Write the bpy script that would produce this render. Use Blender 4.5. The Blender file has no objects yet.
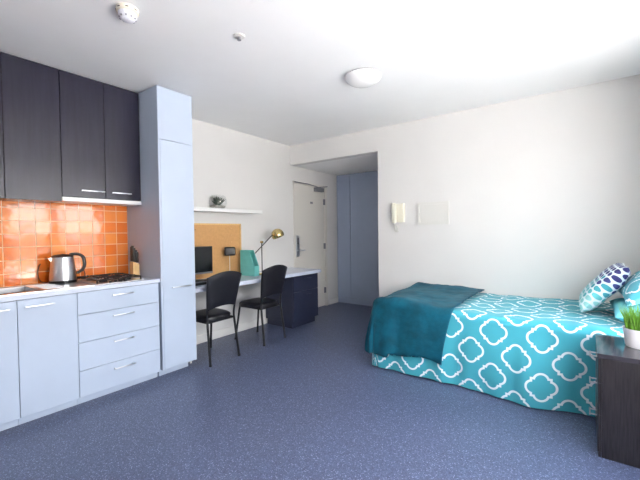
import bpy, bmesh, math, random
from mathutils import Vector, Matrix, noise
random.seed(4)
PI = math.pi
S = bpy.context.scene
C = S.collection

# ------------------------------------------------------------ camera, world, light, exposure
F_PX, YAW, PITCH, ROLL = 355.41, 0.63870, -0.02249, 0.01239
CX, CZ = 3.7068, 1.3202
cam_d = bpy.data.cameras.new('camera')
cam = bpy.data.objects.new('camera', cam_d); C.objects.link(cam)
cam_d.sensor_width = 36; cam_d.lens = F_PX * 36 / 640; cam_d.clip_start = .02
sy, cy, sp, cp = math.sin(YAW), math.cos(YAW), math.sin(PITCH), math.cos(PITCH)
fwd = Vector((-sy * cp, cy * cp, sp)); up = Vector((sy * sp, -cy * sp, cp)); rt = fwd.cross(up)
cr, sr = math.cos(ROLL), math.sin(ROLL)
X = rt * cr + up * sr; Yv = -rt * sr + up * cr
# image = R(roll) * camera axes, so the camera itself turns the other way
X = rt * cr - up * sr; Yv = rt * sr + up * cr
cam.matrix_world = Matrix(((X.x, Yv.x, -fwd.x, CX), (X.y, Yv.y, -fwd.y, 0), (X.z, Yv.z, -fwd.z, CZ), (0, 0, 0, 1)))
S.camera = cam

S.view_settings.view_transform = 'Standard'; S.view_settings.look = 'None'
S.view_settings.gamma = 1; S.view_settings.use_curve_mapping = False
S.view_settings.exposure = 0.10
SKY = 11.2

W = bpy.data.worlds.new('daylight'); S.world = W; W.use_nodes = True
nt = W.node_tree; nt.nodes.clear()
wo = nt.nodes.new('ShaderNodeOutputWorld'); bg = nt.nodes.new('ShaderNodeBackground')
tc = nt.nodes.new('ShaderNodeTexCoord'); sx = nt.nodes.new('ShaderNodeSeparateXYZ'); rmp = nt.nodes.new('ShaderNodeValToRGB')
mr = nt.nodes.new('ShaderNodeMapRange'); mr.inputs['From Min'].default_value = -1; mr.inputs['From Max'].default_value = 1
nt.links.new(tc.outputs['Generated'], sx.inputs[0]); nt.links.new(sx.outputs['Z'], mr.inputs['Value'])
nt.links.new(mr.outputs[0], rmp.inputs[0]); nt.links.new(rmp.outputs[0], bg.inputs[0]); nt.links.new(bg.outputs[0], wo.inputs[0])
e = rmp.color_ramp.elements
e[0].position = .0; e[0].color = (.30, .28, .25, 1)
e[1].position = 1; e[1].color = (.74, .83, 1, 1)
for p_, c_ in ((.495, (.32, .30, .26, 1)), (.505, (1, .985, .96, 1)), (.62, (.95, .97, 1, 1))):
    n = e.new(p_); n.color = c_
bg.inputs[1].default_value = SKY

sun_d = bpy.data.lights.new('sun', 'SUN'); sun_d.energy = 200; sun_d.angle = .01; sun_d.color = (1, .98, .95)
sun = bpy.data.objects.new('sun', sun_d); C.objects.link(sun); sun.rotation_euler = (0, -math.radians(38), .3)   # high behind the house: lights the ground outside, never the room
def portal(y0, y1, z0, z1, x):
    l = bpy.data.lights.new('window_daylight', 'AREA'); l.shape = 'RECTANGLE'; l.size = z1 - z0; l.size_y = y1 - y0
    l.cycles.is_portal = True
    o = bpy.data.objects.new('window_daylight', l); C.objects.link(o)
    o.location = (x, (y0 + y1) / 2, (z0 + z1) / 2); o.rotation_euler = (0, PI / 2, 0)   # -Z looks to -X
XR = 4.32
WIN = [(.25, 1.60), (1.70, 2.38), (2.48, 3.2)]
WZ0, WZ1 = .42, 2.42
for a_, b_ in WIN: portal(a_, b_, WZ0, WZ1, XR + .06)

# ------------------------------------------------------------ materials
def srgb(r, g, b):
    f = lambda c: (c / 255 / 12.92) if c / 255 <= .04045 else ((c / 255 + .055) / 1.055) ** 2.4
    return (f(r), f(g), f(b), 1)
def mat(name, col, rough=.5, metal=0, spec=.5, noise_amt=0, noise_scale=20, bump=0, bump_scale=60, coat=0, sheen=0, trans=0, stretch=None):
    m = bpy.data.materials.new(name); m.use_nodes = True; t = m.node_tree; b = t.nodes['Principled BSDF']
    b.inputs['Base Color'].default_value = col; b.inputs['Roughness'].default_value = rough; b.inputs['Metallic'].default_value = metal
    b.inputs['Specular IOR Level'].default_value = spec; b.inputs['Coat Weight'].default_value = coat; b.inputs['Coat Roughness'].default_value = .15
    b.inputs['Sheen Weight'].default_value = sheen; b.inputs['Transmission Weight'].default_value = trans
    tcn = t.nodes.new('ShaderNodeTexCoord'); mp = t.nodes.new('ShaderNodeMapping'); t.links.new(tcn.outputs['Object'], mp.inputs[0])
    if stretch: mp.inputs['Scale'].default_value = stretch
    if noise_amt:
        nz = t.nodes.new('ShaderNodeTexNoise'); nz.inputs['Scale'].default_value = noise_scale; nz.inputs['Detail'].default_value = 4
        t.links.new(mp.outputs[0], nz.inputs['Vector'])
        r = t.nodes.new('ShaderNodeValToRGB'); a = r.color_ramp.elements
        a[0].position = .3; a[1].position = .7
        a[0].color = [c * (1 - noise_amt) for c in col[:3]] + [1]; a[1].color = [min(1, c * (1 + noise_amt)) for c in col[:3]] + [1]
        t.links.new(nz.outputs['Fac'], r.inputs[0]); t.links.new(r.outputs[0], b.inputs['Base Color'])
    if bump:
        n2 = t.nodes.new('ShaderNodeTexNoise'); n2.inputs['Scale'].default_value = bump_scale; n2.inputs['Detail'].default_value = 3
        t.links.new(mp.outputs[0], n2.inputs['Vector'])
        bp = t.nodes.new('ShaderNodeBump'); bp.inputs['Strength'].default_value = bump; bp.inputs['Distance'].default_value = .01
        t.links.new(n2.outputs['Fac'], bp.inputs['Height']); t.links.new(bp.outputs[0], b.inputs['Normal'])
    return m
M = {}
M['wall'] = mat('painted_plaster', srgb(226, 224, 221), .85, noise_amt=.012, noise_scale=3, bump=.03, bump_scale=180)
M['ceiling'] = mat('ceiling_paint', srgb(248, 247, 245), .9, noise_amt=.01, noise_scale=3)
M['trim'] = mat('white_trim_paint', srgb(236, 234, 230), .45)
M['door'] = mat('door_paint', srgb(224, 220, 212), .5)
M['cab'] = mat('pale_blue_laminate', srgb(186, 198, 216), .32, noise_amt=.015, noise_scale=6)
M['edge'] = mat('laminate_edge', srgb(222, 228, 240), .35)
M['gap'] = mat('carcass_shadow_gap', srgb(70, 74, 88), .8)
M['counter'] = mat('pale_laminate_worktop', srgb(205, 212, 228), .25, noise_amt=.03, noise_scale=150)
M['dark'] = mat('charcoal_laminate', srgb(34, 33, 46), .24, spec=.36, noise_amt=.12, noise_scale=5, stretch=(1, 8, .6))
M['ward'] = mat('slate_blue_laminate', srgb(163, 176, 200), .42, noise_amt=.02, noise_scale=5)
M['navy'] = mat('navy_laminate', srgb(38, 43, 64), .4, noise_amt=.08, noise_scale=8)
M['steel'] = mat('brushed_steel', srgb(214, 214, 216), .30, 1, noise_amt=.06, noise_scale=40, stretch=(1, 1, 20))
M['satin'] = mat('satin_chrome', srgb(215, 216, 220), .28, 1)
M['chrome'] = mat('polished_steel', srgb(205, 205, 208), .12, 1)
M['black'] = mat('black_plastic', srgb(22, 22, 25), .4)
M['iron'] = mat('black_cast_iron', srgb(26, 25, 27), .5, bump=.1)
M['frame'] = mat('black_powder_coat', srgb(16, 16, 21), .3)
M['vinyl'] = mat('black_vinyl', srgb(22, 22, 28), .38, bump=.12, bump_scale=90)
M['vinylb'] = mat('navy_black_vinyl', srgb(15, 16, 27), .5, bump=.12, bump_scale=90)
M['cork'] = mat('pinboard_cork', srgb(196, 150, 98), .9, noise_amt=.06, noise_scale=40, bump=.2, bump_scale=150)
M['brass'] = mat('aged_brass', srgb(205, 184, 128), .25, 1)
M['teal_card'] = mat('teal_acrylic', srgb(120, 212, 206), .3, noise_amt=.06, noise_scale=12)
M['teal_in'] = mat('teal_acrylic_inside', srgb(84, 186, 174), .4)
M['screen'] = mat('dark_screen', srgb(16, 20, 24), .18)
M['bezel'] = mat('grey_bezel', srgb(120, 122, 128), .4)
M['white'] = mat('white_plastic', srgb(240, 240, 238), .35)
M['cream'] = mat('cream_plastic', srgb(234, 229, 211), .4)
M['opal'] = mat('opal_glass', srgb(246, 245, 242), .25)
M['ivory'] = mat('ivory_metal', srgb(224, 222, 216), .5)
M['wood'] = mat('pale_block_wood', srgb(214, 178, 122), .5, noise_amt=.15, noise_scale=14, stretch=(6, 6, 1))
M['wenge'] = mat('dark_wenge_laminate', srgb(38, 34, 36), .34, noise_amt=.6, noise_scale=10, bump=.08, bump_scale=25, stretch=(14, 14, .8))
M['wenge_top'] = mat('dark_wenge_top', srgb(50, 47, 52), .13, noise_amt=.2, noise_scale=10, stretch=(1, 14, 14), spec=.9)
M['pot'] = mat('white_ceramic', srgb(244, 243, 246), .3)
M['soil'] = mat('potting_soil', srgb(50, 38, 28), .95, bump=.5)
M['grass'] = mat('grass_blade', srgb(98, 150, 40), .5, noise_amt=.35, noise_scale=30)
M['succ'] = mat('succulent_leaf', srgb(70, 84, 66), .5, noise_amt=.3, noise_scale=60)
M['mattress'] = mat('mattress_ticking', srgb(225, 228, 232), .9)
M['base'] = mat('bed_base_fabric', srgb(90, 92, 100), .9)
M['blanket'] = mat('teal_velvet_fleece', srgb(0, 78, 97), .8, spec=.25, noise_amt=.3, noise_scale=9, bump=.5, bump_scale=16, sheen=.04)
M['pillow'] = mat('pale_teal_cotton', srgb(112, 200, 214), .85, noise_amt=.03)
M['speck'] = mat('detector_grille', srgb(232, 232, 238), .6, noise_amt=.12, noise_scale=110)
M['concrete'] = mat('pale_paving', srgb(163, 160, 158), .9, noise_amt=.1)
M['brick'] = mat('far_brick', srgb(150, 110, 84), .9, noise_amt=.2, noise_scale=.8)
def glass_mat(name, fac, col=(1, 1, 1, 1)):
    m = bpy.data.materials.new(name); m.use_nodes = True; t = m.node_tree; t.nodes.clear()
    o = t.nodes.new('ShaderNodeOutputMaterial'); mx = t.nodes.new('ShaderNodeMixShader'); tr = t.nodes.new('ShaderNodeBsdfTransparent'); g = t.nodes.new('ShaderNodeBsdfGlossy')
    g.inputs['Roughness'].default_value = .02; tr.inputs[0].default_value = col; mx.inputs[0].default_value = fac
    t.links.new(tr.outputs[0], mx.inputs[1]); t.links.new(g.outputs[0], mx.inputs[2]); t.links.new(mx.outputs[0], o.inputs[0])
    return m
M['pane'] = glass_mat('window_glass', .05)
M['glass'] = glass_mat('clear_vase_glass', .04, (.975, .98, .98, 1))

class NB:      # small helper for building math node trees
    def __init__(s, t): s.t = t
    def m(s, op, *a):
        n = s.t.nodes.new('ShaderNodeMath'); n.operation = op
        for i, v in enumerate(a):
            if isinstance(v, (int, float)): n.inputs[i].default_value = v
            else: s.t.links.new(v, n.inputs[i])
        return n.outputs[0]
    def mix(s, f, a, b):
        n = s.t.nodes.new('ShaderNodeMix'); n.data_type = 'RGBA'
        for i, v in ((0, f), (6, a), (7, b)):
            if isinstance(v, (tuple, list, float, int)): n.inputs[i].default_value = v
            else: s.t.links.new(v, n.inputs[i])
        return n.outputs[2]
def floor_mat():
    m = bpy.data.materials.new('speckled_blue_vinyl'); m.use_nodes = True; t = m.node_tree; b = t.nodes['Principled BSDF']; k = NB(t)
    tcn = t.nodes.new('ShaderNodeTexCoord')
    v = t.nodes.new('ShaderNodeTexVoronoi'); v.inputs['Scale'].default_value = 210; t.links.new(tcn.outputs['Object'], v.inputs['Vector'])
    sp_ = t.nodes.new('ShaderNodeSeparateColor'); t.links.new(v.outputs['Color'], sp_.inputs[0])
    r = t.nodes.new('ShaderNodeValToRGB'); r.color_ramp.interpolation = 'CONSTANT'; a = r.color_ramp.elements
    a[0].position = 0; a[0].color = srgb(62, 70, 96); a[1].position = .35; a[1].color = srgb(76, 86, 116)
    for p_, c_ in ((.7, srgb(92, 102, 130)), (.92, srgb(140, 150, 178)), (.97, srgb(50, 56, 80))):
        n = a.new(p_); n.color = c_
    t.links.new(sp_.outputs[0], r.inputs[0])
    nz = t.nodes.new('ShaderNodeTexNoise'); nz.inputs['Scale'].default_value = 1.2; t.links.new(tcn.outputs['Object'], nz.inputs['Vector'])
    c = k.mix(k.m('MULTIPLY', nz.outputs['Fac'], .25), r.outputs[0], srgb(84, 93, 120))
    t.links.new(c, b.inputs['Base Color']); b.inputs['Roughness'].default_value = .38; b.inputs['Specular IOR Level'].default_value = .45
    n2 = t.nodes.new('ShaderNodeTexNoise'); n2.inputs['Scale'].default_value = 90; t.links.new(tcn.outputs['Object'], n2.inputs['Vector'])
    bp = t.nodes.new('ShaderNodeBump'); bp.inputs['Strength'].default_value = .12; bp.inputs['Distance'].default_value = .004
    t.links.new(n2.outputs['Fac'], bp.inputs['Height']); t.links.new(bp.outputs[0], b.inputs['Normal'])
    return m
M['floor'] = floor_mat()
def quatrefoil(name, base, line, P=.333, Q=.34, scale=1.0, ox=.297, oy=0.0):
    m = bpy.data.materials.new(name); m.use_nodes = True; t = m.node_tree; b = t.nodes['Principled BSDF']; k = NB(t)
    uv = t.nodes.new('ShaderNodeUVMap'); uv.uv_map = 'UVMap'; s = t.nodes.new('ShaderNodeSeparateXYZ'); t.links.new(uv.outputs[0], s.inputs[0])
    u0 = k.m('ADD', s.outputs[0], -ox + 40 * P); v0 = k.m('ADD', s.outputs[1], -oy + 40 * Q)
    def sdf(du, dv):
        pu = k.m('ABSOLUTE', k.m('SUBTRACT', k.m('MODULO', k.m('ADD', u0, du), P), P / 2))
        pv = k.m('ABSOLUTE', k.m('SUBTRACT', k.m('MODULO', k.m('ADD', v0, dv), Q), Q / 2))
        def circ(ax, ay, r):
            x = k.m('SUBTRACT', pu, ax); y = k.m('SUBTRACT', pv, ay)
            return k.m('SUBTRACT', k.m('SQRT', k.m('ADD', k.m('MULTIPLY', x, x), k.m('MULTIPLY', y, y))), r)
        d = k.m('MINIMUM', circ(.050, 0, .046), circ(0, .050, .046))
        sq = k.m('SUBTRACT', k.m('MAXIMUM', pu, pv), .062)
        return k.m('MINIMUM', d, sq)
    d = k.m('ABSOLUTE', k.m('MINIMUM', sdf(P / 2, Q / 2), sdf(0, 0)))
    f = k.m('SUBTRACT', 1, k.m('SMOOTH_MIN', 1, k.m('MAXIMUM', 0, k.m('DIVIDE', k.m('SUBTRACT', d, .0062), .003)), .01))
    nz = t.nodes.new('ShaderNodeTexNoise'); nz.inputs['Scale'].default_value = 300; t.links.new(uv.outputs[0], nz.inputs['Vector'])
    bc = k.mix(nz.outputs['Fac'], [c * .93 for c in base[:3]] + [1], base)
    t.links.new(k.mix(f, bc, line), b.inputs['Base Color']); b.inputs['Roughness'].default_value = .8; b.inputs['Specular IOR Level'].default_value = .3
    b.inputs['Sheen Weight'].default_value = .15
    return m
TEAL = srgb(66, 166, 182)
M['duvet'] = quatrefoil('teal_quatrefoil_cotton', TEAL, srgb(232, 240, 242), oy=.115)
def cushion_mat():
    m = bpy.data.materials.new('dotted_cushion_cotton'); m.use_nodes = True; t = m.node_tree; b = t.nodes['Principled BSDF']; k = NB(t)
    uv = t.nodes.new('ShaderNodeUVMap'); uv.uv_map = 'UVMap'; s = t.nodes.new('ShaderNodeSeparateXYZ'); t.links.new(uv.outputs[0], s.inputs[0])
    n = 10.0
    row = k.m('FLOOR', k.m('MULTIPLY', s.outputs[1], n))
    us = k.m('ADD', k.m('MULTIPLY', s.outputs[0], n), k.m('MULTIPLY', k.m('MODULO', row, 2), .5))
    pu = k.m('SUBTRACT', k.m('FRACT', us), .5); pv = k.m('SUBTRACT', k.m('FRACT', k.m('MULTIPLY', s.outputs[1], n)), .5)
    d = k.m('SQRT', k.m('ADD', k.m('MULTIPLY', pu, pu), k.m('MULTIPLY', pv, pv)))
    f = k.m('LESS_THAN', d, .41)
    h = t.nodes.new('ShaderNodeTexWhiteNoise'); h.noise_dimensions = '2D'
    cb = t.nodes.new('ShaderNodeCombineXYZ'); t.links.new(k.m('FLOOR', us), cb.inputs[0]); t.links.new(row, cb.inputs[1]); t.links.new(cb.outputs[0], h.inputs['Vector'])
    r = t.nodes.new('ShaderNodeValToRGB'); r.color_ramp.interpolation = 'CONSTANT'; a = r.color_ramp.elements
    a[0].position = 0; a[0].color = srgb(150, 210, 208); a[1].position = .3; a[1].color = srgb(100, 188, 192)
    for p_, c_ in ((.55, srgb(66, 160, 172)), (.8, srgb(56, 66, 128)), (1.0, srgb(48, 50, 110))):
        q = a.new(p_); q.color = c_
    t.links.new(k.m('ADD', k.m('MULTIPLY', row, 1 / 7.0), k.m('MULTIPLY', k.m('SUBTRACT', h.outputs[0], .5), .3)), r.inputs[0])
    t.links.new(k.mix(f, srgb(226, 238, 242), r.outputs[0]), b.inputs['Base Color']); b.inputs['Roughness'].default_value = .85
    return m
M['cushion'] = cushion_mat()
def tile_mat():
    m = bpy.data.materials.new('glazed_orange_tile'); m.use_nodes = True; t = m.node_tree; b = t.nodes['Principled BSDF']; k = NB(t)
    at = t.nodes.new('ShaderNodeAttribute'); at.attribute_name = 'tone'
    nz = t.nodes.new('ShaderNodeTexNoise'); nz.inputs['Scale'].default_value = 9; tcn = t.nodes.new('ShaderNodeTexCoord'); t.links.new(tcn.outputs['Object'], nz.inputs['Vector'])
    c = k.mix(at.outputs['Fac'], srgb(212, 104, 28), srgb(228, 138, 60))
    c = k.mix(k.m('MULTIPLY', nz.outputs['Fac'], .35), c, srgb(212, 98, 24))
    t.links.new(c, b.inputs['Base Color']); b.inputs['Roughness'].default_value = .09; b.inputs['Specular IOR Level'].default_value = .5
    b.inputs['Coat Weight'].default_value = .4; b.inputs['Coat Roughness'].default_value = .04
    n2 = t.nodes.new('ShaderNodeTexNoise'); n2.inputs['Scale'].default_value = 14; t.links.new(tcn.outputs['Object'], n2.inputs['Vector'])
    bp = t.nodes.new('ShaderNodeBump'); bp.inputs['Strength'].default_value = .12; bp.inputs['Distance'].default_value = .01
    t.links.new(n2.outputs['Fac'], bp.inputs['Height']); t.links.new(bp.outputs[0], b.inputs['Normal']); t.links.new(bp.outputs[0], b.inputs['Coat Normal'])
    return m
M['tile'] = tile_mat()
M['grout'] = mat('pale_grout', srgb(236, 200, 160), .8)

# ------------------------------------------------------------ mesh helpers
def bx(bm, lo, hi, bev=0, seg=2):
    lo, hi = Vector(lo), Vector(hi)
    r = bmesh.ops.create_cube(bm, size=1, matrix=Matrix.Translation((lo + hi) / 2) @ Matrix.Diagonal((*(hi - lo), 1)))
    if bev:
        ed = list({e for v in r['verts'] for e in v.link_edges})
        bmesh.ops.bevel(bm, geom=ed, offset=bev, segments=seg, affect='EDGES', profile=.5)
def box(lo, hi, bev=0, seg=2):
    bm = bmesh.new(); bx(bm, lo, hi, bev, seg); return bm
def cyl(bm, p0, p1, r0, r1=None, n=20, cap=True):
    p0, p1 = Vector(p0), Vector(p1); r1 = r0 if r1 is None else r1
    d = p1 - p0; q = d.to_track_quat('Z', 'Y').to_matrix().to_4x4()
    bmesh.ops.create_cone(bm, cap_ends=cap, segments=n, radius1=r0, radius2=r1, depth=d.length, matrix=Matrix.Translation((p0 + p1) / 2) @ q)
def tube(bm, pts, r, n=10):
    pts = [Vector(p) for p in pts]; rings = []
    prev = None
    for i, p in enumerate(pts):
        d = (pts[min(i + 1, len(pts) - 1)] - pts[max(i - 1, 0)]).normalized()
        if prev is None:
            a = d.orthogonal().normalized()
        else:
            a = (prev - d * prev.dot(d)).normalized()
        prev = a; b = d.cross(a)
        rad = r[i] if isinstance(r, (list, tuple)) else r
        rings.append([bm.verts.new(p + (a * math.cos(2 * PI * k / n) + b * math.sin(2 * PI * k / n)) * rad) for k in range(n)])
    for i in range(len(rings) - 1):
        for k in range(n):
            bm.faces.new((rings[i][k], rings[i][(k + 1) % n], rings[i + 1][(k + 1) % n], rings[i + 1][k]))
    bm.faces.new(rings[0][::-1]); bm.faces.new(rings[-1])
def spline(pts, k=6):
    pts = [Vector(p) for p in pts]; out = []
    for i in range(len(pts) - 1):
        a, b, c, d = pts[max(i - 1, 0)], pts[i], pts[i + 1], pts[min(i + 2, len(pts) - 1)]
        for j in range(k):
            t = j / k
            out.append(.5 * ((2 * b) + (c - a) * t + (2 * a - 5 * b + 4 * c - d) * t * t + (3 * b - a - 3 * c + d) * t ** 3))
    return out + [pts[-1]]
def lathe(bm, prof, n=32, M4=None):
    rings = []
    for r, z in prof:
        if r < 1e-5: rings.append([bm.verts.new((0, 0, z))])
        else: rings.append([bm.verts.new((r * math.cos(2 * PI * k / n), r * math.sin(2 * PI * k / n), z)) for k in range(n)])
    vs = [v for g in rings for v in g]
    for a, b in zip(rings, rings[1:]):
        for k in range(n):
            f = [a[k % len(a)], a[(k + 1) % len(a)], b[(k + 1) % len(b)], b[k % len(b)]]
            f = list(dict.fromkeys(f))
            if len(f) > 2: bm.faces.new(f)
    if M4 is not None: bmesh.ops.transform(bm, matrix=M4, verts=vs)
def prism(bm, poly, axis, a, b):
    """poly: 2D points in the plane across axis, pulled from a to b along it"""
    def P(u, v, w): return {'x': (w, u, v), 'y': (u, w, v), 'z': (u, v, w)}[axis]
    v0 = [bm.verts.new(P(u, v, a)) for u, v in poly]; v1 = [bm.verts.new(P(u, v, b)) for u, v in poly]
    n = len(poly); bm.faces.new(v0); bm.faces.new(v1[::-1])
    for i in range(n): bm.faces.new((v0[i], v1[i], v1[(i + 1) % n], v0[(i + 1) % n]))
def obj(name, bm, m, parent=None, smooth=False):
    bmesh.ops.recalc_face_normals(bm, faces=bm.faces)
    me = bpy.data.meshes.new(name); bm.to_mesh(me); bm.free()
    me.materials.append(M[m] if isinstance(m, str) else m)
    if smooth:
        me.polygons.foreach_set('use_smooth', [True] * len(me.polygons))
        try: me.set_sharp_from_angle(angle=math.radians(40))
        except Exception: pass
    o = bpy.data.objects.new(name, me); C.objects.link(o)
    if parent is not None: o.parent = parent
    return o
def thing(name, label, cat, loc=(0, 0, 0), rz=0, group=None):
    o = bpy.data.objects.new(name, None); C.objects.link(o); o.empty_display_size = .1
    o.location = loc; o.rotation_euler = (0, 0, rz); return tag(o, label, cat, group)
def tag(o, label, cat, group=None):
    o['label'] = label; o['category'] = cat
    if group: o['group'] = group
    return o
def struct(name, bm, m, label, cat='structure', smooth=False):
    o = obj(name, bm, m, None, smooth); o['kind'] = 'structure'; o['label'] = label; o['category'] = cat; return o
def sthing(name, label, cat):
    o = thing(name, label, cat); o['kind'] = 'structure'; return o

# ------------------------------------------------------------ room shell
H = 2.674; YB = 4.2264; XA = 1.5286; ZL = 2.374; YF = -1.7; YE = 6.16
struct('floor', box((-.12, YF - .1, -.1), (XR + .1, YE + .1, 0)), 'floor', 'speckled blue grey vinyl floor of the whole room', 'floor')
struct('ceiling', box((-.12, YF - .1, H), (XR + .1, YE + .1, H + .12)), 'ceiling', 'flat white painted ceiling over the room', 'ceiling')
b = bmesh.new()
D0, D1, DZ = 4.285, 5.20, 2.135
bx(b, (-.12, YF, 0), (0, D0, H)); bx(b, (-.12, D1, 0), (0, YE, H)); bx(b, (-.12, D0, DZ), (0, D1, H)); bx(b, (-.12, D0, 0), (-.08, D1, DZ))
struct('wall_left', b, 'wall', 'cream painted wall behind the kitchen and the desk', 'wall')
b = bmesh.new(); bx(b, (XA, YB, 0), (XR + .1, YB + .12, H)); bx(b, (0, YB, ZL), (XA, YB + .12, H))
struct('wall_back', b, 'wall', 'white wall behind the bed with the lintel over the entry', 'wall')
struct('wall_alcove', box((XA, YB + .12, 0), (XA + .12, YE, H)), 'wall', 'white side wall of the entry alcove', 'wall')
struct('wall_alcove_end', box((0, YE, 0), (XA + .12, YE + .1, H)), 'wall', 'end wall behind the built-in wardrobe', 'wall')
struct('ceiling_alcove', box((0, YB + .12, ZL), (XA, YE, ZL + .1)), 'ceiling', 'lowered white ceiling of the entry alcove', 'ceiling')
struct('wall_front', box((-.12, YF - .12, 0), (XR + .1, YF, H)), 'wall', 'white wall behind the camera', 'wall')
b = bmesh.new()
bx(b, (XR, YF, 0), (XR + .12, YB, WZ0)); bx(b, (XR, YF, WZ1), (XR + .12, YB, H))
ys = [YF] + [v for w in WIN for v in w] + [YB]
for i in range(0, len(ys), 2): bx(b, (XR, ys[i], WZ0), (XR + .12, ys[i + 1], WZ1))
struct('wall_right', b, 'wall', 'white window wall at the head of the bed', 'wall')
for i, (a, c) in enumerate(WIN):
    w = sthing('window_%d' % (i + 1), 'tall aluminium framed window in the right wall', 'window')
    b = bmesh.new(); f = .035
    bx(b, (XR + .04, a, WZ0), (XR + .09, a + f, WZ1)); bx(b, (XR + .04, c - f, WZ0), (XR + .09, c, WZ1))
    bx(b, (XR + .04, a, WZ0), (XR + .09, c, WZ0 + f)); bx(b, (XR + .04, a, WZ1 - f), (XR + .09, c, WZ1))
    obj('window_frame', b, 'trim', w)
    obj('pane', box((XR + .062, a + f, WZ0 + f), (XR + .068, c - f, WZ1 - f)), 'pane', w)
# baseboards
struct('baseboard_left', box((0, 2.12, 0), (.014, 3.63, .1), .003), 'trim', 'white skirting board under the desk', 'skirting')
struct('baseboard_alcove', box((0, D1 + .06, 0), (.014, 5.53, .09), .003), 'trim', 'white skirting beside the entry door', 'skirting')
struct('baseboard_back', box((XA, YB - .014, 0), (XR, YB, .1), .003), 'trim', 'white skirting behind the bed', 'skirting')
# outside the windows
struct('ground', box((5, -70, -6.2), (90, 80, -6)), 'concrete', 'ground far below the windows', 'ground')

# entry door
d = sthing('door_1', 'cream entry door with steel lever lock in the alcove', 'door')
obj('door_leaf', box((-.055, D0 + .03, .006), (-.012, D1 - .055, DZ - .032), .002), 'door', d)
b = bmesh.new()
bx(b, (-.08, D0, 0), (.012, D0 + .028, DZ)); bx(b, (-.08, D1 - .053, 0), (.012, D1, DZ)); bx(b, (-.08, D0, DZ - .03), (.012, D1, DZ))
obj('door_frame', b, 'door', d)
lp = obj('lock_plate', box((-.012, 4.352, .93), (.006, 4.432, 1.27), .004), 'satin', d)
b = bmesh.new(); cyl(b, (.006, 4.39, 1.03), (.05, 4.39, 1.03), .012, n=14); tube(b, [(.05, 4.385, 1.03), (.052, 4.42, 1.03), (.052, 4.51, 1.025)], .010)
obj('lever', b, 'satin', lp, True)
obj('keypad', box((.006, 4.37, 1.13), (.012, 4.414, 1.23), .002), 'bezel', lp)
for z in (1.85, 1.07, .285):
    b = bmesh.new(); cyl(b, (.004, D1 - .056, z - .05), (.004, D1 - .056, z + .05), .008, n=12); bx(b, (-.011, D1 - .09, z - .05), (.0, D1 - .058, z + .05))
    obj('hinge', b, 'bezel', d)
cl = obj('door_closer', box((-.012, 4.84, 2.015), (.055, 5.06, 2.085), .006), 'bezel', d)
b = bmesh.new(); tube(b, [(.03, 4.93, 2.09), (.045, 4.62, 2.115), (.03, 4.30, 2.12)], .008, 8); tube(b, [(.03, 4.93, 2.09), (.05, 5.16, 2.12)], .008, 8)
obj('closer_arm', b, 'bezel', cl)
b = bmesh.new()
for i in range(3):    # three small dark digits, too small to read
    y = 4.745 + i * .024
    bx(b, (-.012, y, 1.80), (-.009, y + .017, 1.835))
obj('number', b, 'bezel', d)

# ------------------------------------------------------------ handles
def bar_handle(parent, a, c, off, m='satin', name='handle', r=.0055):
    """bar from a to c standing off its front by off (vector)"""
    b = bmesh.new(); a, c, off = Vector(a), Vector(c), Vector(off); ins = (c - a).normalized() * .012
    lo = Vector((min(a.x, c.x), min(a.y, c.y), min(a.z, c.z))) + off; hi = Vector((max(a.x, c.x), max(a.y, c.y), max(a.z, c.z))) + off
    bx(b, lo - Vector((.004, .0, .005)), hi + Vector((.004, .0, .005)), .002)
    for p in (a + ins, c - ins): cyl(b, p, p + off, .0045, n=10)
    return obj(name, b, m, parent, True)

# ------------------------------------------------------------ base kitchen units
XC = .6; GAP = .0035
def base_unit(name, label, cat, y0, y1, fronts):
    t = thing(name, label, cat, (0, 0, 0))
    obj('carcass', box((.003, y0 + .001, .08), (.58, y1 - .001, .879 if y1 > .8 else .70)), 'gap', t)
    obj('plinth', box((.06, y0 + .001, 0), (.545, y1 - .001, .079)), 'cab', t)
    for kind, a, c, z0, z1, h in fronts:
        f = obj(kind, box((.5805, a + GAP / 2, z0 + GAP / 2), (XC, c - GAP / 2, z1 - GAP / 2), .0015), 'cab', t)
        bar_handle(f, (XC, h[0], h[2]), (XC, h[1], h[2]), (.028, 0, 0))
    return t
base_unit('base_cabinet', 'pale blue base cabinet below the steel sink, at the left picture edge', 'cabinet', -1.2, .704,
          [('door', -1.2, -.45, .062, .877, (-1.1, -.95, .825)), ('door', -.45, .10, .062, .877, (-.3, -.13, .825)), ('door', .10, .704, .062, .877, (.46, .66, .824))])
base_unit('base_cabinet', 'narrow pale blue one-door base cabinet between the sink unit and the drawers', 'cabinet', .704, 1.063,
          [('door', .704, 1.063, .062, .877, (.741, .915, .826))])
base_unit('drawer_cabinet', 'pale blue base cabinet with four stacked drawers and bar handles', 'cabinet', 1.063, 1.712,
          [('drawer', 1.063, 1.712, z0, z1, (1.308, 1.48, hz)) for z0, z1, hz in ((.703, .877, .825), (.488, .703, .657), (.270, .488, .445), (.062, .270, .218))])
# worktop
b = bmesh.new()
SY0, SY1, SX0, SX1 = .38, .87, .13, .50      # sink cut-out
for lo, hi in (((.0, -1.2, .88), (.605, SY0, .912)), ((.0, SY1, .88), (.605, 1.7245, .912)), ((.0, SY0, .88), (SX0, SY1, .912)), ((SX1, SY0, .88), (.605, SY1, .912))):
    bx(b, lo, hi)
bmesh.ops.remove_doubles(b, verts=b.verts, dist=1e-5)
tag(obj('worktop', b, 'counter'), 'long pale kitchen worktop running over the base units', 'worktop')
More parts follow.
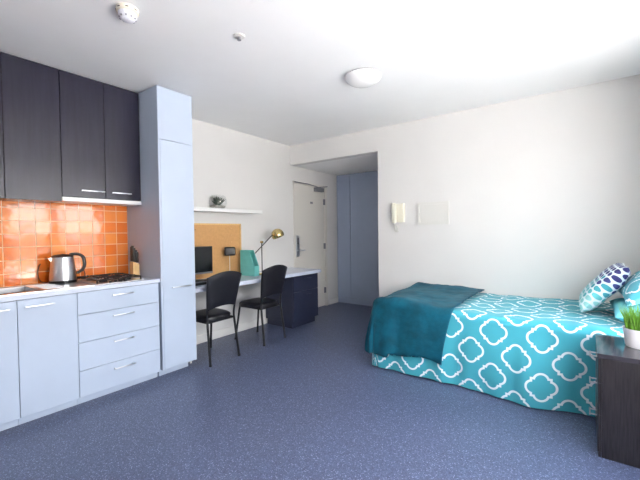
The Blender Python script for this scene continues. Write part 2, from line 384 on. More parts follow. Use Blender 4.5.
# sink with drainer
t = thing('kitchen_sink', 'stainless steel sink with bowl and ribbed drainer set in worktop', 'sink', (0, 0, .912))
b = bmesh.new()
Z = .006
for lo, hi in (((.08, .2, 0), (.55, SY0 + .01, Z)), ((.08, SY1 - .01, 0), (.55, 1.205, Z)), ((.08, SY0, 0), (SX0 + .01, SY1, Z)), ((SX1 - .01, SY0, 0), (.55, SY1, Z))): bx(b, lo, hi)
for i in range(7): bx(b, (.15 + i * .05, SY1 + .03, Z), (.162 + i * .05, 1.03, Z + .003), .001)
obj('drainer', b, 'steel', t)
b = bmesh.new(); x0, x1, y0, y1 = SX0 + .006, SX1 - .006, SY0 + .006, SY1 - .006; zb = -.16
bx(b, (x0, y0, zb), (x1, y1, zb + .004)); bx(b, (x0, y0, zb), (x0 + .003, y1, Z)); bx(b, (x1 - .003, y0, zb), (x1, y1, Z)); bx(b, (x0, y0, zb), (x1, y0 + .003, Z)); bx(b, (x0, y1 - .003, zb), (x1, y1, Z))
obj('bowl', b, 'steel', t)
b = bmesh.new(); tube(b, spline([(.10, .54, .0), (.10, .54, .2), (.13, .54, .27), (.22, .54, .28), (.27, .54, .22)]), .011, 12); cyl(b, (.10, .54, .0), (.10, .54, .05), .022)
obj('tap', b, 'chrome', t, True)
# hob
t = thing('gas_hob', 'stainless gas hob with black pan supports beside the knife block', 'hob', (0, 0, .912))
obj('hob_plate', box((.09, 1.225, 0), (.555, 1.60, .008), .003), 'steel', t)
for i, (hx, hy, r) in enumerate(((.19, 1.32, .04), (.19, 1.505, .032), (.42, 1.32, .032), (.42, 1.505, .042))):
    b = bmesh.new(); lathe(b, [(0, .008), (r, .008), (r, .02), (r * .75, .022), (r * .7, .03), (0, .031)], 24, Matrix.Translation((hx, hy, 0)))
    bu = obj('burner', b, 'iron', t, True)
for y0 in (1.235, 1.42):
    b = bmesh.new(); y1 = y0 + .17
    for p in ([(.10, y0, .034), (.52, y0, .034)], [(.10, y1, .034), (.52, y1, .034)], [(.10, y0, .034), (.10, y1, .034)], [(.52, y0, .034), (.52, y1, .034)], [(.31, y0, .034), (.31, y1, .034)],
              [(.10, (y0 + y1) / 2, .038), (.17, (y0 + y1) / 2, .038)], [(.22, (y0 + y1) / 2, .038), (.39, (y0 + y1) / 2, .038)], [(.45, (y0 + y1) / 2, .038), (.52, (y0 + y1) / 2, .038)],
              [(.19, y0, .038), (.19, y0 + .055, .038)], [(.19, y1, .038), (.19, y1 - .055, .038)], [(.42, y0, .038), (.42, y0 + .055, .038)], [(.42, y1, .038), (.42, y1 - .055, .038)]):
        tube(b, p, .006, 8)
    for px in (.10, .52):
        for py in (y0, y1): cyl(b, (px, py, .008), (px, py, .034), .006, n=8)
    obj('pan_support', b, 'iron', t)
for i in range(4):
    b = bmesh.new(); cyl(b, (.539, 1.33 + i * .04, .008), (.539, 1.33 + i * .04, .026), .012, .011, 16); obj('knob', b, 'black', t, True)

# tiles
b = bmesh.new(); tone = b.faces.layers.float.new('tone_f')
PT = .1072; y = 1.726 - PT; tiles = []
while y > -1.3:
    z = .912 + .0
    zz = [ .906 + i * PT for i in range(8)]
    for z0 in zz:
        z1 = min(z0 + PT, 1.636); z0c = max(z0, .9125)
        if z1 - z0c > .012: tiles.append((y, y + PT, z0c, z1))
    y -= PT
g = .0030
fl = []
for (a, c, z0, z1) in tiles:
    k0, k1 = random.uniform(-1, 1) * .0003, random.uniform(-1, 1) * .0003
    X0 = .008
    vs = [b.verts.new((X0 + s1 * k0 + s2 * k1, yy, zz_)) for (yy, zz_, s1, s2) in ((a + g, z0 + g, -1, -1), (c - g, z0 + g, 1, -1), (c - g, z1 - g, 1, 1), (a + g, z1 - g, -1, 1))]
    vb = [b.verts.new((.004, v.co.y, v.co.z)) for v in vs]
    b.faces.new(vs); t_ = random.random(); fl += [t_] * 5
    for i in range(4): b.faces.new((vs[i], vb[i], vb[(i + 1) % 4], vs[(i + 1) % 4]))
b.faces.layers.float.remove(tone)
me_vals = fl
sb = thing('tiled_splashback', 'glossy orange square tiled splashback behind the kitchen worktop', 'splashback')
to = obj('tiles', b, 'tile', sb)
at = to.data.attributes.new('tone', 'FLOAT', 'FACE')
for i in range(len(to.data.polygons)): at.data[i].value = me_vals[i]
obj('grout', box((.0005, -1.2, .9125), (.0062, 1.7255, 1.636)), 'grout', sb)

# upper cabinets
XU = .30
def upper(label, y0, y1, z0, doors, handles):
    t = thing('wall_cabinet', label, 'cabinet')
    obj('carcass', box((.003, y0 + .001, z0 + .002), (XU - .0185, y1 - .001, 2.663)), 'gap' if z0 > 1.6 else 'dark', t)
    for (a, c), h in zip(doors, handles):
        f = obj('door', box((XU - .018, a + GAP / 2, z0), (XU, c - GAP / 2, 2.660), .0015), 'dark', t)
        if h: bar_handle(f, (XU, h[0], z0 + .058), (XU, h[1], z0 + .058), (.028, 0, 0))
    return t
upper('charcoal wall cabinet cut off by the left picture edge', -.40, .724, 1.595, [(-.4, .16), (.16, .724)], [None, None])
upper('charcoal wall cabinet with one plain door, third door from the tall cupboard', .724, 1.08, 1.595, [(.724, 1.08)], [None])
upper('charcoal two-door wall cabinet with bar handles above the white rangehood', 1.08, 1.722, 1.637, [(1.08, 1.41), (1.41, 1.722)], [(1.212, 1.395), (1.455, 1.622)])
t = thing('rangehood', 'slim white slide-out rangehood under the two-door charcoal cabinet', 'rangehood')
obj('hood_body', box((.01, 1.085, 1.602), (.27, 1.718, 1.634)), 'white', t)
obj('hood_front', box((.271, 1.08, 1.600), (XU + .006, 1.722, 1.634), .002), 'white', t)
# tall cupboard
XT = .6176; T0, T1 = 1.726, 2.080
t = thing('tall_cupboard', 'tall pale blue pantry cupboard reaching the ceiling beside the worktop', 'cupboard')
b = bmesh.new(); bx(b, (.003, T0, .068), (XT - .002, T0 + .018, 2.663)); obj('side_panel', b, 'cab', t)
obj('side_panel', box((.003, T1 - .018, .068), (XT - .002, T1, 2.663)), 'cab', t)
obj('carcass', box((.003, T0 + .0185, .075), (XT - .022, T1 - .0185, 2.660)), 'gap', t)
obj('plinth', box((.05, T0, 0), (.545, T1 - .05, .0675)), 'cab', t)
f = obj('door', box((XT - .0215, T0 + .019, .07), (XT, T1 - .002, 2.18), .0015), 'cab', t)
bar_handle(f, (XT, 1.821, .82), (XT, 2.02, .82), (.028, 0, 0))
obj('top_door', box((XT - .0215, T0 + .002, 2.184), (XT, T1 - .002, 2.661), .0015), 'cab', t)

# wardrobe in the alcove
YW = 5.5316
t = thing('wardrobe', 'built-in slate blue wardrobe with flush doors at the alcove end', 'wardrobe')
obj('carcass', box((.002, YW + .02, .1), (XA - .002, YE - .002, ZL - .004)), 'gap', t)
obj('plinth', box((.002, YW + .008, 0), (XA - .002, YE - .02, .099)), 'ward', t)
for a, c in ((.0, .29), (.29, .90), (.90, 1.526)):
    obj('door', box((a + .003, YW, .105), (c - .003, YW + .0195, ZL - .010), .0015), 'ward', t)

# ------------------------------------------------------------ desk run
DT = .772
t = thing('desk', 'long pale wall desk top with white end support beside the tall cupboard', 'desk')
obj('desktop', box((.001, 2.082, DT - .045), (.60, 4.205, DT), .002), 'counter', t)
obj('end_support', box((.002, 2.083, 0), (.50, 2.10, DT - .0455)), 'trim', t)
t = thing('drawer_unit', 'navy two-drawer pedestal under the far end of the desk', 'drawers')
obj('carcass', box((.016, 3.635, .085), (.535, 4.185, DT - .046), .001), 'navy', t)
obj('plinth', box((.03, 3.655, 0), (.50, 4.165, .084)), 'navy', t)
for z0, z1, hz in ((.50, DT - .05, .60), (.09, .496, .435)):
    f = obj('drawer', box((.5355, 3.64, z0), (.553, 4.18, z1), .001), 'navy', t)
    bar_handle(f, (.553, 3.83, z1 - .05), (.553, 4.00, z1 - .05), (.02, 0, 0), 'navy')
# pinboard and shelf
t = thing('pinboard', 'tan cork pinboard in a thin pale frame on the wall above the desk', 'pinboard')
obj('cork', box((.001, 2.10, DT + .002), (.014, 3.175, 1.425)), 'cork', t)
b = bmesh.new(); bx(b, (.001, 2.10, 1.425), (.022, 3.195, 1.443)); bx(b, (.001, 3.176, DT + .002), (.022, 3.195, 1.4245)); obj('board_frame', b, 'wood', t)
obj('pin', box((.014, 2.49, 1.36), (.022, 2.50, 1.37), .003), 'iron', t)
for i in range(4): obj('pin', box((.014, 3.03, 1.38 - i * .09), (.02, 3.038, 1.388 - i * .09), .002), 'wood', t)
tag(obj('wall_shelf', box((.001, 2.10, 1.578), (.20, 3.42, 1.622), .002), 'white'), 'long white floating shelf above the pinboard', 'shelf')
# vase with succulent
t = thing('succulent_vase', 'small spiky succulent in a clear round glass vase on the shelf', 'plant', (.10, 2.765, 1.6225)); t.scale = (1.12, 1.12, 1.1)
b = bmesh.new(); R = .10
lathe(b, [(0, .002), (.07, .002), (.088, .02), (.10, .06), (.098, .10), (.082, .135), (.062, .15), (.059, .15), (.079, .133), (.094, .10), (.096, .06), (.084, .023), (.068, .006), (0, .006)], 32)
obj('vase', b, 'glass', t, True)
b = bmesh.new(); lathe(b, [(0, .007), (.065, .007), (.08, .022), (.082, .030), (.05, .036), (0, .038)], 28); obj('pebbles', b, mat('grey_pebbles', srgb(196, 190, 180), .8, noise_amt=.3, noise_scale=90, bump=.6, bump_scale=70), t, True)
b = bmesh.new()
for i in range(18):
    a = i * 2.4; el = .5 + .9 * random.random(); L_ = .070 + .03 * random.random()
    d_ = Vector((math.cos(a) * math.cos(el), math.sin(a) * math.cos(el), math.sin(el)))
    tube(b, [Vector((0, 0, .035)), Vector((0, 0, .035)) + d_ * L_ * .45, Vector((0, 0, .04)) + d_ * L_ * 1.2], [.008, .011, .001], 6)
obj('leaves', b, 'succ', t, True)
# computer monitor
t = thing('computer_monitor', 'black flat monitor on the desk, partly behind the tall cupboard', 'monitor', (.20, 2.35, DT), -.0)
obj('screen', box((-.012, -.24, .085), (.012, .24, .40), .004), 'black', t)
obj('display', box((.0122, -.23, .108), (.0135, .23, .390)), 'screen', t)
obj('bezel', box((.0122, -.235, .088), (.016, .235, .106)), 'bezel', t)
obj('stand', box((-.04, -.03, .012), (-.015, .03, .2), .004), 'black', t)
obj('stand_base', box((-.10, -.12, 0), (.10, .12, .012), .005), 'black', t)
t = thing('docking_box', 'small black box with grey edge below the monitor on the desk', 'box', (.40, 2.28, DT))
obj('case', box((-.05, -.12, 0), (.05, .12, .045), .004), 'black', t)
obj('front_strip', box((.0502, -.11, .028), (.053, .11, .038)), 'bezel', t)
# small round-cornered device on a thin stem
t = thing('desk_clock', 'small black rounded-square face with brass back on a thin pale stem', 'clock', (.10, 2.93, DT), -.55)
b = bmesh.new(); bx(b, (.024, -.068, .265), (.04, .068, .375), .02, 4); obj('face', b, 'black', t, True)
b = bmesh.new(); cyl(b, (-.045, -.02, .32), (.0235, 0, .32), .035, .052, 24); obj('back_shell', b, 'brass', t, True)
b = bmesh.new(); tube(b, [(0, 0, .008), (0, 0, .285)], .004, 8); obj('stem', b, 'ivory', t, True)
b = bmesh.new(); cyl(b, (0, 0, 0), (0, 0, .01), .045, .043, 28); obj('stem_base', b, 'ivory', t, True)
# magazine file
t = thing('magazine_file', 'teal slanted magazine file standing on the desk by the brass lamp', 'magazine file', (0, 0, DT))
X0, X1, Y0, Y1 = .125, .385, 3.083, 3.165
prof = [(X0, 0), (X1, 0), (X1, .125), (.29, .325), (X0, .325)]
for ya, yb in ((Y0, Y0 + .004), (Y1 - .004, Y1)):
    b = bmesh.new(); prism(b, prof, 'y', ya, yb); obj('side', b, 'teal_card', t)
obj('front', box((X1 - .004, Y0 + .0041, 0), (X1, Y1 - .0041, .125)), 'teal_card', t)
obj('spine', box((X0, Y0 + .0041, 0), (X0 + .004, Y1 - .0041, .325)), 'teal_card', t)
obj('bottom', box((X0 + .0041, Y0 + .0041, 0), (X1 - .0041, Y1 - .0041, .004)), 'teal_in', t)
for i in range(3): obj('divider', box((X0 + .006, Y0 + .018 + i * .02, .005), (.29, Y0 + .0205 + i * .02, .30)), 'teal_in', t)
# lamp
t = thing('desk_lamp', 'brass domed desk lamp with slanting arm on a slim dark pole', 'lamp', (.30, 3.30, DT))
b = bmesh.new(); lathe(b, [(0, 0), (.075, 0), (.075, .012), (.07, .016), (.012, .02), (0, .022)], 32); obj('base', b, 'brass', t, True)
b = bmesh.new(); tube(b, [(0, 0, .018), (0, 0, .425)], .0062, 10); obj('pole', b, 'iron', t, True)
A = Vector((0, -.12, .284)); Bv = Vector((0, .24, .545))
dirv = (Bv - A).normalized()
b = bmesh.new(); tube(b, [A, Bv], .006, 10); ar = obj('arm', b, 'iron', t, True)
b = bmesh.new(); cyl(b, (-.018, 0, .425), (.018, 0, .425), .014, n=16); obj('pivot', b, 'brass', t, True)
b = bmesh.new()
prof = [(math.sin(a) * .088, .088 * math.cos(a)) for a in [i * PI / 16 * .98 for i in range(0, 11)]]
prof = prof + [(r * .96, z * .96 - .001) for r, z in prof[::-1]]
mm = Matrix.Translation((.02, .285, .515)) @ Vector((-.15, -.35, .9)).to_track_quat('Z', 'Y').to_matrix().to_4x4()
lathe(b, prof, 32, mm)
sh = obj('lamp_shade', b, 'brass', t, True)
b = bmesh.new(); lathe(b, [(0, .04), (.02, .03), (.028, 0), (.02, -.02), (0, -.026)], 20, mm); obj('bulb', b, 'opal', sh, True)

# ------------------------------------------------------------ chairs
def make_chair(label, loc, rz):
    t = thing('desk_chair', label, 'chair', loc, rz, 'black chairs at the desk')
    # local: faces -X, seat centre at origin in plan
    # seat
    b = bmesh.new(); n = 28
    def ring(z, s):
        r = []
        for i in range(n):
            a = 2 * PI * i / n; c_, s_ = math.cos(a), math.sin(a)
            p = 3.6
            q = (abs(c_) ** p + abs(s_) ** p) ** (-1 / p)
            x, y = c_ * q * .205 * s, s_ * q * (.205 - .018 * (c_ * q)) * s
            r.append(b.verts.new((x, y, z)))
        return r
    rs = [ring(.415, .90), ring(.42, .98), ring(.445, 1.0), ring(.462, .98), ring(.474, .90), ring(.478, .6), ring(.479, .25)]
    for u, v in zip(rs, rs[1:]):
        for i in range(n): b.faces.new((u[i], u[(i + 1) % n], v[(i + 1) % n], v[i]))
    b.faces.new(rs[0][::-1]); b.faces.new(rs[-1])
    obj('seat', b, 'vinyl', t, True)
    for s in (-1, 1):   # rear leg, one tube running up as the back upright
        b = bmesh.new(); tube(b, spline([(.255, s * .188, 0.006), (.20, s * .172, .43)], 4), .0125, 12)
        l = obj('leg', b, 'frame', t, True)
        b2 = bmesh.new(); cyl(b2, (.2555, s * .1885, 0), (.255, s * .188, .02), .014, n=12); obj('foot_cap', b2, 'black', l, True)
        b = bmesh.new(); tube(b, spline([(.20, s * .172, .43), (.205, s * .173, .52), (.235, s * .195, .72), (.275, s * .212, .885)], 5), .0105, 12)
        obj('back_upright', b, 'frame', t, True)
        b = bmesh.new(); tube(b, [(-.225, s * .192, .006), (-.165, s * .165, .428)], .0125, 12)
        l = obj('leg', b, 'frame', t, True)
        b2 = bmesh.new(); cyl(b2, (-.2255, s * .1925, 0), (-.225, s * .192, .02), .014, n=12); obj('foot_cap', b2, 'black', l, True)
    b = bmesh.new(); tube(b, [(-.165, -.165, .418), (-.165, .165, .418), (.198, .172, .418), (.198, -.172, .418), (-.165, -.165, .418)], .009, 10)
    obj('seat_frame', b, 'frame', t, True)
    # backrest: curved padded panel; top edge arched, lower edge hollowed
    b = bmesh.new(); NU, NV = 16, 12; fr = {}
    for sd in (0, 1):
        for i in range(NU + 1):
            for j in range(NV + 1):
                u = -1 + 2 * i / NU; v = j / NV
                zt = .885 + .05 * (1 - u * u); zb = .545 + .035 * (1 - abs(u) ** 2.2)
                z = zb + (zt - zb) * v
                w = .172 + (.218 - .172) * min(1, max(0, (z - .53) / .36))
                xo = .205 + .075 * max(0, (z - .5)) / .39 + .028 * (1 - u * u)
                edge = min(1, min((1 - abs(u)) * 5, v * 6, (1 - v) * 6)); th = .006 + .011 * math.sqrt(max(0, edge))
                fr[sd, i, j] = b.verts.new((xo + (th if sd else -th), u * w, z))
    for sd in (0, 1):
        for i in range(NU):
            for j in range(NV): b.faces.new((fr[sd, i, j], fr[sd, i + 1, j], fr[sd, i + 1, j + 1], fr[sd, i, j + 1]))
    for i in range(NU):
        for j in (0, NV): b.faces.new((fr[0, i, j], fr[0, i + 1, j], fr[1, i + 1, j], fr[1, i, j]))
    for j in range(NV):
        for i in (0, NU): b.faces.new((fr[0, i, j], fr[0, i, j + 1], fr[1, i, j + 1], fr[1, i, j]))
    obj('backrest', b, 'vinylb', t, True)
    return t
make_chair('black padded chair nearer the tall cupboard, in front of the monitor', (.480, 2.328, 0), .03)
make_chair('black padded chair in front of the brass lamp, nearer the navy drawers', (.455, 3.088, 0), .04)

# ------------------------------------------------------------ kettle, knife block
t = thing('electric_kettle', 'brushed steel cordless kettle with black handle on the worktop', 'kettle', (.165, 1.112, .921), -.15); t.scale = (1.13, 1.13, 1)
b = bmesh.new(); lathe(b, [(0, 0), (.086, 0), (.088, .018), (.06, .02), (0, .02)], 36); obj('power_base', b, 'black', t, True)
b = bmesh.new(); lathe(b, [(0, .021), (.084, .021), (.085, .03), (.080, .10), (.071, .20), (.068, .215), (0, .215)], 48); obj('body', b, 'steel', t, True)
b = bmesh.new(); lathe(b, [(.0, .2155), (.068, .2155), (.068, .222), (.05, .234), (.015, .238), (0, .245)], 36); obj('lid', b, 'black', t, True)
b = bmesh.new(); pts = spline([(0, .045, .232), (0, .09, .236), (0, .128, .21), (0, .138, .15), (0, .125, .10), (0, .088, .07)], 5)
tube(b, pts, [.012] * len(pts), 12); obj('handle', b, 'black', t, True)
b = bmesh.new(); prism(b, [(-.069, .175), (-.088, .208), (-.066, .214)], 'x', -.018, .018); obj('spout', b, 'steel', t)
tg = obj('power_cord', (lambda bb: (tube(bb, spline([(.10, 1.02, .925), (.06, .985, .935), (.03, .975, 1.0), (.03, .985, 1.06), (.02, 1.0, 1.08)]), .0035, 8), bb)[1])(bmesh.new()), 'black', None, True)
tag(tg, 'thin black kettle cord looping up the tiles left of the kettle', 'cord')
tg = obj('power_cord', (lambda bb: (tube(bb, spline([(.07, 1.215, .928), (.05, 1.27, .93), (.04, 1.32, .95), (.03, 1.31, 1.0), (.04, 1.25, .97), (.06, 1.222, .94)]), .0035, 8), bb)[1])(bmesh.new()), 'black', None, True)
tag(tg, 'dark cord curled between the kettle handle and the hob', 'cord')
t = thing('knife_block', 'pale wooden knife block holding black-handled knives by the hob end', 'knife block', (.27, 1.66, .913), 0)
b = bmesh.new(); prism(b, [(-.03, 0), (.028, 0), (.028, .125), (-.03, .15)], 'x', -.034, .034)
obj('block', b, 'wood', t)
for i, (hx, hy, L_) in enumerate(((-.023, -.014, .17), (0, -.016, .18), (.023, -.014, .16), (-.022, .013, .145), (.001, .013, .15), (.023, .013, .13))):
    zt = .1512 - .025 * ((hy + .018) / .058)
    b = bmesh.new(); bx(b, (hx - .0105, hy - .011, zt + .0005), (hx + .0105, hy + .011, zt + L_ - .03), .005, 2)
    o = obj('kitchen_knife', b, 'black', None, True); o.location = (.27, 1.66, .913); o.rotation_euler = (-.0, 0, 0)
    tag(o, ['taller black knife handle, nearest the tiles in the wooden block', 'taller black knife handle, middle of its row in the wooden block', 'taller black knife handle, farthest from the tiles in the wooden block', 'shorter black knife handle beside the cupboard, nearest the tiles', 'shorter black knife handle beside the cupboard, middle of its row', 'shorter black knife handle beside the cupboard, farthest from the tiles'][i], 'knife', 'knives in the wooden block')
t['label'] = 'pale wooden knife block at the end of the worktop beside the hob'

# ------------------------------------------------------------ on walls and ceiling
t = thing('intercom_phone', 'cream wall intercom handset with dangling cord by the alcove', 'intercom', (1.83, YB, 1.55))
b = bmesh.new(); bx(b, (-.045, -.045, -.12), (.075, -.001, .115), .008, 3); obj('base_unit', b, 'cream', t, True)
b = bmesh.new(); bx(b, (-.075, -.085, -.13), (-.018, -.046, .125), .014, 3); obj('handset', b, 'cream', t, True)
b = bmesh.new()
pts = [Vector((-.045 + .012 * math.cos(i * 1.1) + .03 * math.sin(i / 60 * PI) * (1 if i < 30 else .2), -.03 + .012 * math.sin(i * 1.1), -.13 - .11 * math.sin(i / 60 * PI))) for i in range(61)]
tube(b, pts, .0032, 6); obj('coiled_cord', b, 'ivory', t, True)
t = thing('access_panel', 'flat off-white framed access panel on the wall above the bed', 'panel', (2.26, YB, 1.527))
b = bmesh.new()
bx(b, (-.188, -.02, -.135), (-.158, -.001, .135)); bx(b, (.158, -.02, -.135), (.188, -.001, .135)); bx(b, (-.158, -.02, .108), (.158, -.001, .135)); bx(b, (-.158, -.02, -.135), (.158, -.001, -.108))
obj('panel_frame', b, 'ivory', t)
obj('panel_door', box((-.156, -.016, -.106), (.156, -.001, .106), .002), 'ivory', t)
t = thing('smoke_detector', 'round cream smoke detector with white grille on the ceiling', 'smoke detector', (1.50, 1.06, H))
b = bmesh.new(); lathe(b, [(0, -.0005), (.062, -.0005), (.062, -.022), (.056, -.028), (0, -.028)], 36); obj('mount', b, 'cream', t, True)
b = bmesh.new(); lathe(b, [(0, -.0285), (.052, -.0285), (.05, -.05), (.036, -.066), (.012, -.072), (0, -.072)], 36); obj('sensor_head', b, 'speck', t, True)
for k in range(8):
    a = k * PI / 4 + .3; b = bmesh.new(); bx(b, (.0605, -.008, -.019), (.0632, .008, -.014)); bmesh.ops.transform(b, matrix=Matrix.Rotation(a, 4, 'Z'), verts=b.verts); obj('vent_slot', b, 'black', t)
for k in range(10):
    a = k * PI / 5; b = bmesh.new(); bx(b, (.038, -.004, -.060), (.0475, .004, -.052)); bmesh.ops.transform(b, matrix=Matrix.Rotation(a, 4, 'Z'), verts=b.verts); obj('grille_slot', b, 'bezel', t)
t = thing('sprinkler_head', 'small metal sprinkler head on the ceiling between detector and light', 'sprinkler', (1.80, 1.665, H))
b = bmesh.new(); lathe(b, [(0, -.0005), (.04, -.0005), (.037, -.006), (.014, -.008), (0, -.008)], 28); obj('escutcheon', b, 'ivory', t, True)
b = bmesh.new(); cyl(b, (0, 0, -.008), (0, 0, -.018), .008, .006, 12); tube(b, [(.010, 0, -.008), (.012, 0, -.018), (.004, 0, -.026)], .003, 6); tube(b, [(-.010, 0, -.008), (-.012, 0, -.018), (-.004, 0, -.026)], .003, 6); cyl(b, (0, 0, -.026), (0, 0, -.029), .014, n=16)
obj('deflector', b, 'bezel', t, True)
t = thing('ceiling_light', 'opal glass dome light flush on the ceiling', 'light', (2.165, 2.73, H))
b = bmesh.new(); lathe(b, [(0, -.0005), (.14, -.0005), (.142, -.014), (0, -.014)], 40); obj('light_base', b, 'bezel', t, True)
b = bmesh.new(); lathe(b, [(.0, -.0145)] + [(.158 * math.cos(a), -.0145 - .075 * math.sin(a)) for a in [i * PI / 2 / 12 for i in range(12)]] + [(0, -.0895)], 48); obj('diffuser', b, 'opal', t, True)

# ------------------------------------------------------------ bed
BX0, BX1, BY0, BY1, BZ = 2.045, 4.27, 3.098, 4.205, .60
t = thing('bed', 'single bed against the back wall under the teal patterned cover', 'bed')
obj('mattress', box((BX0 + .03, BY0 + .03, .33), (BX1, BY1 - .01, BZ - .02), .04, 4), 'mattress', t, True)
obj('bed_base', box((BX0 + .05, BY0 + .05, .10), (BX1 - .01, BY1 - .02, .329), .01), 'base', t)
for lx in (BX0 + .15, BX1 - .12):
    for ly in (BY0 + .15, BY1 - .12):
        b = bmesh.new(); cyl(b, (lx, ly, 0), (lx, ly, .0995), .025, n=16); obj('leg', b, 'black', t, True)
def smooth01(x): x = max(0, min(1, x)); return x * x * (3 - 2 * x)
def drape(a0, a1, b0, b1, na, nb, top, off, hem_f, fold, seed, xe=BX0, ye=BY0, R=.06, sag=0, freq=1.0):
    """cloth grid (a along x, b along y) laid on the bed and folded down over its foot (x<xe) and front (y<ye)"""
    bm = bmesh.new(); uvl = bm.loops.layers.uv.new('UVMap'); g = {}; uvs = {}
    for i in range(na + 1):
        for j in range(nb + 1):
            c = b0 + (b1 - b0) * j / nb; a = a0 + (a1 - (.09 * smooth01((3.35 - c) / .75) if seed > 3 else 0) - a0) * i / na
            dx, dy = max(0, (xe + R) - a), max(0, (ye + R) - c)
            d = max(dx, dy)
            per = (a - c) if dx == 0 or dy == 0 else (a - c)
            if dx > 0 and dy > 0: th = math.atan2(dy, dx); per = xe - ye + (th - PI / 4) * .35
            elif dx > 0: th = 0
            else: th = PI / 2
            nx, ny = (-math.cos(th), -math.sin(th)) if d > 0 else (0, 0)
            if d < R * PI / 2:
                o_ = R * math.sin(d / R); dn = R * (1 - math.cos(d / R))
            else: o_ = R; dn = R + (d - R * PI / 2)
            Lm = hem_f(a, c)
            k = min(1, dn / .55)
            if dn > Lm: dn = Lm; 
            bx_, by_ = max(a, xe + R), max(c, ye + R)
            fl = off
            if d > 0:
                w = smooth01(dn / .5)
                per2 = a * 1.0 if dy > 0 and dx == 0 else (c * 1.0 + 7 if dx > 0 and dy == 0 else per + 3)
                f1 = math.sin(per2 * 19 * freq + 2.5 * noise.noise(Vector((per2 * 2, 0, seed)))) * .5 + noise.noise(Vector((per2 * 7, dn * 1.2, seed))) * 1.1
                fl += fold * w * f1 + fold * 1.2 * w + .02 * w
                if dx > 0: fl *= .7
                if dx > 0 and dy > 0: fl += .012 * w * math.sin(2 * min(th, PI / 2 - th))
                if dy > 0 and dx == 0: fl += .07 * w * math.exp(-((a - 3.42) / .26) ** 2)
                if by_ < 3.3 and c < 3.3 and seed < 3: kk = smooth01((bx_ - 3.42) / .30); fl = fl * (1 - kk) + kk * (off + .012)     # held in by the bedside drawers
            x = bx_ + nx * (o_ + fl); y = by_ + ny * (o_ + fl)
            wr = .010 * noise.noise(Vector((a * 5, c * 5, seed))) + .006 * noise.noise(Vector((a * 13, c * 13, seed + 3)))
            z = top - dn + off + (wr + sag * noise.noise(Vector((a * 2, c * 2, seed + 9)))) * (1 - smooth01(dn / .15))
            g[i, j] = bm.verts.new((x, min(y, YB - .016), max(z, .012))); uvs[i, j] = (a, c)
    for i in range(na):
        for j in range(nb):
            f = bm.faces.new((g[i, j], g[i + 1, j], g[i + 1, j + 1], g[i, j + 1]))
            for l, q in zip(f.loops, ((i, j), (i + 1, j), (i + 1, j + 1), (i, j + 1))): l[uvl].uv = uvs[q]
    return bm
bm = drape(BX0 + .06 - .66, BX1, BY0 + .06 - .66, BY1 + .01, 150, 95, .625, 0.0, lambda a, c: .62, .018, 1.7, sag=.02)
dv = obj('duvet', bm, 'duvet', None, True)
md = dv.modifiers.new('thick', 'SOLIDIFY'); md.thickness = .006; md.offset = -1
tag(dv, 'turquoise duvet cover with white quatrefoil pattern draped over the bed', 'duvet')
def bl_hem(a, c):
    if a > BX0 + .2: return .472 + .02 * math.sin(a * 9) + .03 * smooth01((a - 2.5) / .3)
    return .55 + .015 * math.sin(c * 8 + 1)
bm = drape(BX0 + .06 - .62, 2.83, BY0 + .06 - .56, BY1 + .005, 110, 90, .652, .016, bl_hem, .042, 5.2, sag=.06, freq=1.5)
bk = obj('throw_blanket', bm, 'blanket', None, True)
md = bk.modifiers.new('thick', 'SOLIDIFY'); md.thickness = .010; md.offset = 1
tag(bk, 'dark teal plush throw blanket folded over the foot of the bed', 'blanket')
# pillows 
def pillow_bm(w, h, th, uvscale=1.0, power=2.6, seed=0, n=28):
    bm = bmesh.new(); uvl = bm.loops.layers.uv.new('UVMap'); g = {}
    for s in (1, -1):
        for i in range(n + 1):
            for j in range(n + 1):
                u, v = -1 + 2 * i / n, -1 + 2 * j / n
                e = max(0, (1 - abs(u) ** power) * (1 - abs(v) ** power)) ** .5
                pin = 1 - .06 * (1 - abs(u) ** 2) * abs(v) ** 4; pin2 = 1 - .06 * (1 - abs(v) ** 2) * abs(u) ** 4
                z = s * th / 2 * e * (1 + .15 * noise.noise(Vector((u * 2, v * 2, seed + s))))
                if s == -1 and (i in (0, n) or j in (0, n)): g[s, i, j] = g[1, i, j]; continue
                g[s, i, j] = bm.verts.new((u * w / 2 * pin2, v * h / 2 * pin, z))
    for s in (1, -1):
        for i in range(n):
            for j in range(n):
                q = [(i, j), (i + 1, j), (i + 1, j + 1), (i, j + 1)]
                if s < 0: q = q[::-1]
                try: f = bm.faces.new([g[(s,) + p] for p in q])
                except ValueError: continue
                for l, p in zip(f.loops, q): l[uvl].uv = (p[0] / n * uvscale, p[1] / n * uvscale)
    return bm
def place(o, loc, xax, yax):
    xa = Vector(xax).normalized(); ya = Vector(yax); ya = (ya - xa * ya.dot(xa)).normalized(); za = xa.cross(ya)
    o.matrix_world = Matrix(((xa.x, ya.x, za.x, loc[0]), (xa.y, ya.y, za.y, loc[1]), (xa.z, ya.z, za.z, loc[2]), (0, 0, 0, 1)))
M['pillow_q'] = quatrefoil('teal_quatrefoil_pillowcase', srgb(84, 180, 198), srgb(238, 246, 248))
p = obj('pillow', pillow_bm(.70, .38, .13, .7, 3.0, 1), 'pillow', None, True); place(p, (4.07, 3.53, .712), (0, 1, 0), (1, 0, .05))
tag(p, 'plain pale teal pillow lying flat on the duvet at the bed head', 'pillow')
p = obj('pillow', pillow_bm(.74, .48, .15, .7, 3.0, 2), 'pillow_q', None, True); place(p, (4.12, 3.57, .945), (0, 1, 0), (.74, 0, .67))
tag(p, 'turquoise quatrefoil pillow propped upright against the wall behind the cushion', 'pillow')
p = obj('cushion', pillow_bm(.47, .47, .15, 1, 3.6, 3), 'cushion', None, True); place(p, (3.835, 3.71, .845), (0, -1, 0), (.62, 0, .78))
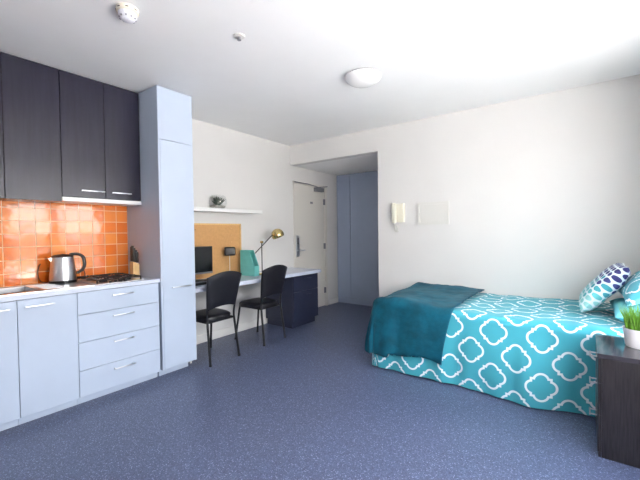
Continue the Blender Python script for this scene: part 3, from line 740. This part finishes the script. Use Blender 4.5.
tag(p, 'square cushion with teal and navy dots on white leaning on the pillows', 'cushion')

# ------------------------------------------------------------ bedside drawers
t = thing('bedside_drawers', 'dark wood-grain bedside drawers with small metal handles beside the bed', 'nightstand')
NX0, NX1, NY0, NY1 = 3.775, 4.30, 2.58, 3.055
obj('side_panel', box((NX0 + .018, NY0, 0), (NX1, NY0 + .018, .576)), 'wenge', t)
obj('side_panel', box((NX0 + .018, NY1 - .018, 0), (NX1, NY1, .576)), 'wenge', t)
obj('top', box((NX0 - .003, NY0 - .003, .5765), (NX1, NY1 + .003, .602), .0015), 'wenge_top', t)
obj('carcass', box((NX0 + .02, NY0 + .0185, .03), (NX1 - .01, NY1 - .0185, .576)), 'gap', t)
for z0, z1 in ((.43, .574), (.245, .428), (.03, .243)):
    f = obj('drawer', box((NX0, NY0 + .002, z0), (NX0 + .0175, NY1 - .002, z1), .001), 'wenge', t)
    bar_handle(f, (NX0, 2.75, (z0 + z1) / 2 + .03), (NX0, 2.85, (z0 + z1) / 2 + .03), (-.034, 0, 0))
obj('foot', box((NX0 + .004, NY0 + .002, 0), (NX0 + .016, NY0 + .03, .0295)), 'wenge', t)
# grass pot
t = thing('potted_grass', 'short green grass in a white round pot on the bedside drawers', 'plant', (3.985, 2.86, .6025))
b = bmesh.new(); lathe(b, [(0, 0), (.068, 0), (.074, .01), (.084, .105), (.086, .112), (.08, .112), (.077, .09), (0, .09)], 40); obj('pot', b, 'pot', t, True)
b = bmesh.new(); lathe(b, [(.0, .0905), (.076, .0905), (.06, .098), (0, .10)], 24); obj('soil', b, 'soil', t, True)
b = bmesh.new()
for i in range(420):
    a = random.random() * 2 * PI; r = .07 * math.sqrt(random.random()); hgt = .10 + .065 * random.random(); ln = .35 * random.random()
    p0 = Vector((r * math.cos(a), r * math.sin(a), .095)); an = a + random.uniform(-.8, .8); d_ = Vector((math.cos(an), math.sin(an), 0)) * ln
    p1 = p0 + Vector((0, 0, hgt * .55)) + d_ * hgt * .4; p2 = p0 + Vector((0, 0, hgt)) + d_ * hgt
    w = Vector((-math.sin(an + i), math.cos(an + i), 0)) * .0022
    v = [b.verts.new(q) for q in (p0 - w, p0 + w, p1 + w * .8, p1 - w * .8, p2)]
    b.faces.new(v[:4]); b.faces.new((v[3], v[2], v[4]))
obj('grass', b, 'grass', t)
